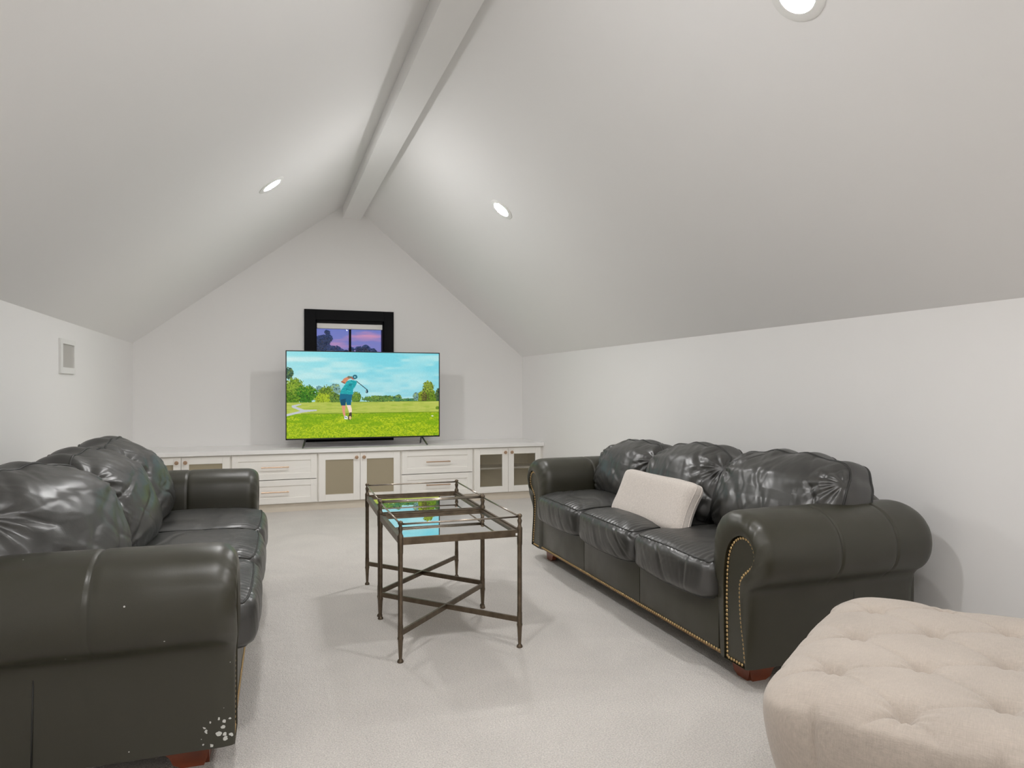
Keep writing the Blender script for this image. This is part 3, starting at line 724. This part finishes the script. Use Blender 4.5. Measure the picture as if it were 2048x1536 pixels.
def back_cushion(root, yc, hw, seed, lift=0.0, ang=.5, lean=.27, xc=.515, puff=1.0, yaw=0.0, p=(3.4, 4.6, 3.8)):
    f1 = leather_folds(seed, ang, .0095, 4.6, 30); f2 = leather_folds(seed + 4, ang + 1.0, .0035, 7.0, 36)
    hz = .212 + lift * .5; zc = .604 + lift * .5; hx = .142 * puff; cl, sl = math.cos(lean), math.sin(lean)
    def shape(P, N, q):
        P = P.copy(); front = sstep(.1, .8, -N[:, 0]); topm = sstep(.2, .9, N[:, 2])
        P[:, 0] -= .045 * (1 - q[:, 1] ** 2) * (1 - np.clip(q[:, 2], -1, 1) ** 2) * (q[:, 0] < 0) * puff
        P[:, 0] *= 1 - .22 * q[:, 2]                                    # slumps: thicker below
        P[:, 2] += .030 * (1 - np.abs(q[:, 1]) ** 2.5) * (q[:, 2] > 0)
        P[:, 1] *= 1 + .03 * np.cos(q[:, 2] * 1.5)
        d = (f1(P[:, 1], P[:, 2]) * (.55 + .45 * sstep(.2, .9, np.abs(q[:, 1]))) + f2(P[:, 1] * 1.2, P[:, 2])) * front
        # gathers radiating from the two upper corners and the lower inner corner
        for (cy_, cz_, a_) in ((-hw * .95, hz * .55, .0055), (hw * .95, hz * .55, .0055), (hw * .9, -hz * .7, .004)):
            r = np.hypot(P[:, 1] - cy_, P[:, 2] - cz_); th = np.arctan2(P[:, 2] - cz_, P[:, 1] - cy_)
            d += a_ * np.sin(th * 13 + seed + 1.5 * vnoise(P * 9 + seed)) * np.exp(-(r / .17) ** 2) * front * sstep(.0, .05, r)
        scal = .016 * np.sin(P[:, 1] * 34 + seed * 2) * topm * sstep(-1.0, 0, q[:, 0])   # ruffled gusset along the top
        d += scal + .006 * (vnoise(P * 6 + seed) - .5)
        P = P + N * d[:, None]
        P[:, 0] += .055 * sstep(.35, 1.0, q[:, 2])                       # head roll falls back
        X = P[:, 0] * cl + P[:, 2] * sl; Z = -P[:, 0] * sl + P[:, 2] * cl
        Y = P[:, 1]; X, Y = X * math.cos(yaw) - Y * math.sin(yaw), X * math.sin(yaw) + Y * math.cos(yaw)
        return np.stack([X + xc, Y + yc, Z + zc], 1)
    return soft_box('back_cushion', (hx, hw, hz), p, shape, M_lea2, root, 84, [sq_loop(0, -.60), sq_loop(0, .55)], .0050)

def bracket_foot(root, xo, yo, sx, sy):
    """L-shaped wooden bracket foot, corner at (xo,yo), running towards +sx, +sy"""
    def prof(L): return [(0, .088), (0, .050), (.006, .018), (.014, .0), (L * .55, .0), (L * .72, .012), (L * .80, .035), (L, .060), (L, .088)]
    b = MB()
    b.prism([(xo + sx * a, z) for a, z in prof(.135)], 'y', yo, yo + sy * .028)
    b.prism([(yo + sy * a, z) for a, z in prof(.13)], 'x', xo, xo + sx * .028)
    o = b.build('foot', M_wood, root); o['label'] = 'reddish wood bracket foot'
    return o

def sofa(name, loc, rz, label, near, seeds, lift, angs, adj, pexp, worn=False):
    """near: -1 when the camera-side arm is the local -y arm, +1 otherwise"""
    r = empty(name, loc, rz); tag(r, label, 'sofa', 'pair of black leather sofas facing each other')
    A = 1.03                                                             # arm centre offset from the middle
    for s in (-1, 1):
        arm, panel, P1 = sofa_arm(r, s * A, -s, M_lea_worn if (worn and s == near) else M_lea)
        pts = panel_nail_pts(P1, s * A, -s)
        nails_on(panel, pts, individual=(s == near and not worn))
    iy = A - .112
    # box behind and under the cushions
    b = MB(); b.box(.016, .80, -iy, iy, .088, .300, bev=.006); b.build('seat_base', M_lea, r)
    ys = np.linspace(-iy, iy, 4)
    for k in range(3):
        MB().box(.004, .020, ys[k] + .0015, ys[k + 1] - .0015, .100, .302, bev=.004).build('front_panel', M_lea, r, True, 50)
    MB().tube([(.004, -iy - .02, .0915), (.004, iy + .02, .0915)], .0052, 8).build('trim_cord', M_cord, r, True)['label'] = 'brown gimp cord'
    nails_on(r, [(.0035, float(y), .0965) for y in np.arange(-iy - .005, iy + .01, .0165)], False)
    # back frame: tall in the middle, its shoulders drop to the arms
    V = []; F = []; n = 12; Y = np.linspace(-A - .055, A + .055, 61)
    for y in Y:
        h = .705 - .115 * sstep(A - .23, A + .055, abs(y)); e0 = .655
        pr_ = [(e0, .09), (e0 + .01, .42), (e0 + .03, h - .09), (e0 + .045, h - .03), (e0 + .075, h - .005), (e0 + .11, h), (e0 + .15, h - .012), (e0 + .178, h - .045), (e0 + .184, h - .09), (e0 + .170, h - .14), (e0 + .168, .35), (e0 + .165, .09)]
        V += [(x, y, z) for x, z in pr_]
    for i in range(len(Y) - 1):
        for k in range(n): F.append((i * n + k, i * n + (k + 1) % n, (i + 1) * n + (k + 1) % n, (i + 1) * n + k))
    F += [tuple(range(n)), tuple((len(Y) - 1) * n + k for k in range(n))]
    obj('back_frame', V, F, M_lea, r, True, auto=60)
    w = iy / 3 * 2
    for k in range(3):
        seat_cushion(r, -iy + w * (k + .5), w / 2 + .002, seeds[k])
    for k in range(3):
        dy, dw, yaw, dx = adj[k][:4]; dz = adj[k][4] if len(adj[k]) > 4 else 0
        back_cushion(r, (-iy + w * (k + .5)) * 1.02 + dy, w / 2 + .022 + dw, seeds[k] + 20, lift + dz, angs[k], xc=.515 + dx, yaw=yaw, p=pexp)
    for s in (-1, 1):
        bracket_foot(r, .070, s * (A - .012), 1, -s)
        bracket_foot(r, .790, s * (A - .035), -1, -s)
    return r
sofa('sofa', (1.662, 3.215, 0), 0.0, 'black leather rolled arm sofa on the right, holding the beige pillow', -1, (1, 2, 3), .0, (.9, .7, .6), ((-.06, .035, .08, .02, -.008), (0, 0, 0, 0, -.022), (0, 0, 0, 0, -.052)), (3.4, 4.6, 3.8))
sofa('sofa', (-.073, 3.27, 0), math.pi - math.radians(1.0), 'black leather rolled arm sofa on the left with flaked corner and bare seat', 1, (5, 6, 7), .035, (2.6, 2.9, 2.5), ((0, 0, 0, .085), (0, 0, -.05, .06), (.03, .03, -.26, .10)), (2.9, 3.6, 3.2), worn=True)

# ---------------------------------------------------------------- pillow on the right sofa
tp = empty('throw_pillow', (1.872, 3.125, .542)); tag(tp, 'beige rectangular lumbar pillow leaning on the right sofa cushions', 'pillow')
tp.rotation_euler = (0, math.radians(24), 0)
def pshape(P, N, q):
    P = P.copy(); k = 1 - .07 * (1 - q[:, 2] ** 2) * np.abs(q[:, 1]) ** 3; P[:, 1] *= k; P[:, 2] *= 1 - .06 * (1 - q[:, 1] ** 2)
    d = .006 * (vnoise(P * 7) - .5) + .003 * ridge(P * 6 + 3) * sstep(.5, 1, np.abs(q[:, 1]))
    return P + N * d[:, None]
o = soft_box('pillow_body', (.054, .350, .136), (2.2, 11, 9), pshape, M_linen, tp, 44, [sq_loop(0, -.30), sq_loop(0, .30)], .0032, M_linen)

# ---------------------------------------------------------------- tufted ottoman
E1 = Vector((.557, -.8305)); ang = math.atan2(E1.y, E1.x)
ot = empty('tufted_ottoman', (1.975 * .8305, 1.975 * .557, 0), ang); tag(ot, 'large square beige linen ottoman with button tufted top, nearest on the right', 'ottoman')
HX, HY, HT = .488, .468, .455
PX, PY = .315, .258
bx0, by0 = -.045, 1.9785 - 1.975 - .268 + .0   # a button of row 0 (row 0 lies at -y .. front)
# rows measured from the photograph: y = -.268 (x=-.36,-.045,..), -.131 (x=-.205,..), +.01 ...
buttons = []
for j in range(-1, 6):
    y = -.268 + .1305 * j
    if abs(y) > .40: continue
    for i in range(-3, 4):
        x = -.045 + PX * i + (PX / 2 if j % 2 else 0)
        if abs(x) < .40: buttons.append((x, y))
def otto_shape(P, N, q):
    P = P.copy(); up = sstep(.15, .9, N[:, 2]); side = 1 - up
    x, y = P[:, 0], P[:, 1]
    a = (x - bx0) / PX; b_ = (y + .268) / (.1305 * 2); s_ = a + b_; t_ = a - b_
    cre = np.minimum(np.abs(np.sin(math.pi * s_)), np.abs(np.sin(math.pi * t_)))      # 0 along the diamond folds
    inside = sstep(1.02, .80, np.maximum(np.abs(x) / HX, np.abs(y) / HY))
    puff = np.sqrt(np.abs(np.sin(math.pi * s_) * np.sin(math.pi * t_)) + 1e-4)
    near = np.full(len(P), 9.0)
    for (bx, by) in buttons: near = np.minimum(near, np.hypot(x - bx, y - by))
    z = (.007 * puff + .007 * sstep(0, .055, cre) * np.exp(-(near / .095) ** 2)) * up - .012 * up
    for (bx, by) in buttons:
        r = np.hypot(x - bx, y - by); th = np.arctan2(y - by, x - bx); z -= (.024 * np.exp(-(r / .022) ** 2) + .012 * np.exp(-(r / .065) ** 2) + .0026 * np.sin(9 * th + bx * 40) * np.exp(-(r / .055) ** 2) * sstep(.004, .02, r)) * up
    P[:, 2] += z
    # vertical pleats down the sides in line with the outer buttons
    for k, (ax, hh) in enumerate(((0, HX), (1, HY))):
        al = P[:, 1 - ax]; face = sstep(.5, .95, np.abs(N[:, ax])); per = PX if ax == 1 else .261; off = bx0 if ax == 1 else -.268
        dist = np.abs((al - off + per / 2) % per - per / 2); d = -.007 * np.exp(-(dist / .007) ** 2) + .007 * np.abs(np.sin(math.pi * (al - off) / per)) ** .6
        P[:, ax] += np.sign(q[:, ax]) * d * face * sstep(-.2, .6, q[:, 2])
    P[:, :2] *= (1 - .11 * sstep(.75, -1.0, q[:, 2]))[:, None]
    P += N * (.005 * (vnoise(P * 8) - .5) + .0035 * ridge(P * np.array([5, 5, 2.0]) + 7) * side)[:, None]
    return P + np.array([0, 0, .058 + .222])
soft_box('upholstery', (HX, HY, .215), (9, 9, 8), otto_shape, M_otto, ot, 190)
btn_me = None
for (bx, by) in buttons:
    if btn_me is None:
        o = MB().lathe([(.010, 0), (.011, .003), (.008, .006), (.003, .0075)], n=12).build('tuft_button', M_otto, ot, True); btn_me = o.data
    else: o = link_mesh('tuft_button', btn_me, None, ot)
    o.location = (bx, by, .4285)
for sx in (-1, 1):
    for sy in (-1, 1):
        MB().lathe([(.018, 0), (.020, .005), (.028, .075)], sx * (HX - .09), sy * (HY - .09), 16).build('foot', M_wood, ot, True, 40)

# ---------------------------------------------------------------- trees outside the window
def leaf_mat(name, c):
    return mat(name, c, 0.8, var=(3, .3))
M_leafA = leaf_mat('dusk foliage', (0.07, 0.32, 0.46)); M_bark = mat('bark', (0.05, 0.045, 0.04), .9)
def tree(x, y, ztop, blobs, label, seed):
    t = empty('tree', (x, y, -3.0)); tag(t, label, 'tree', 'trees beyond the window')
    rn = np.random.RandomState(seed); V = []; F = []; br = MB()
    br.tube([(0, 0, 0), (.05, 0, (ztop + 3) * .6), (0, 0, ztop + 3 - .3)], [.16, .10, .03], 8)
    for (dx, dz, r, nl) in blobs:
        br.tube([(0, 0, (ztop + 3) * .62), (dx * .5, 0, (ztop + 3 + dz) * .82), (dx, 0, ztop + 3 + dz)], [.05, .035, .012], 6)
        P = rn.randn(nl, 3); P /= np.linalg.norm(P, axis=1)[:, None]; P *= (r * rn.rand(nl) ** .45)[:, None]; P[:, 2] *= .8
        for p in P + np.array([dx, 0, ztop + 3 + dz]):
            a = rn.randn(3); a /= np.linalg.norm(a); b_ = np.cross(a, rn.randn(3)); b_ /= np.linalg.norm(b_); s = .032 + .03 * rn.rand(); k = len(V)
            V += [p - a * s, p + b_ * s * .5, p + a * s, p - b_ * s * .5]; F.append((k, k + 1, k + 2, k + 3))
    me = bpy.data.meshes.new('foliage'); me.from_pydata([tuple(map(float, v)) for v in V], [], F)
    link_mesh('foliage', me, M_leafA, t); br.build('trunk', M_bark, t, True)
TZ0 = -3.0
tree(2.20, 30, 3.30, [(0, -.25, .33, 1500), (.22, -.12, .2, 500), (-.3, -.4, .4, 1400), (.1, -.75, .5, 1600), (.2, .12, .12, 160)], 'tall dark blue green tree at left of the window view', 1)
tree(2.80, 31, 2.98, [(0, -.35, .38, 1500), (.45, -.5, .35, 1000), (-.4, -.5, .35, 900)], 'low rounded tree beside the tall one outside the window', 2)
tree(4.0, 31, 3.0, [(-.18, -.22, .17, 420), (.12, -.18, .2, 520), (.42, -.3, .18, 380), (0, -.55, .4, 1200), (.6, -.6, .3, 700)], 'small sparse tree right of the window mullion', 3)
tree(3.36, 32, 2.98, [(0, -.35, .22, 420), (.25, -.15, .14, 200), (.1, -.7, .4, 900)], 'thin topped tree just left of the window mullion', 4)
MB().box(-60, 60, 12, 120, -3.2, -3.006).build('lawn', mat('dusk lawn', (0.04, 0.07, 0.05), .9)); tag(bpy.data.objects['lawn'], 'dim ground below the trees outside the window', 'ground')
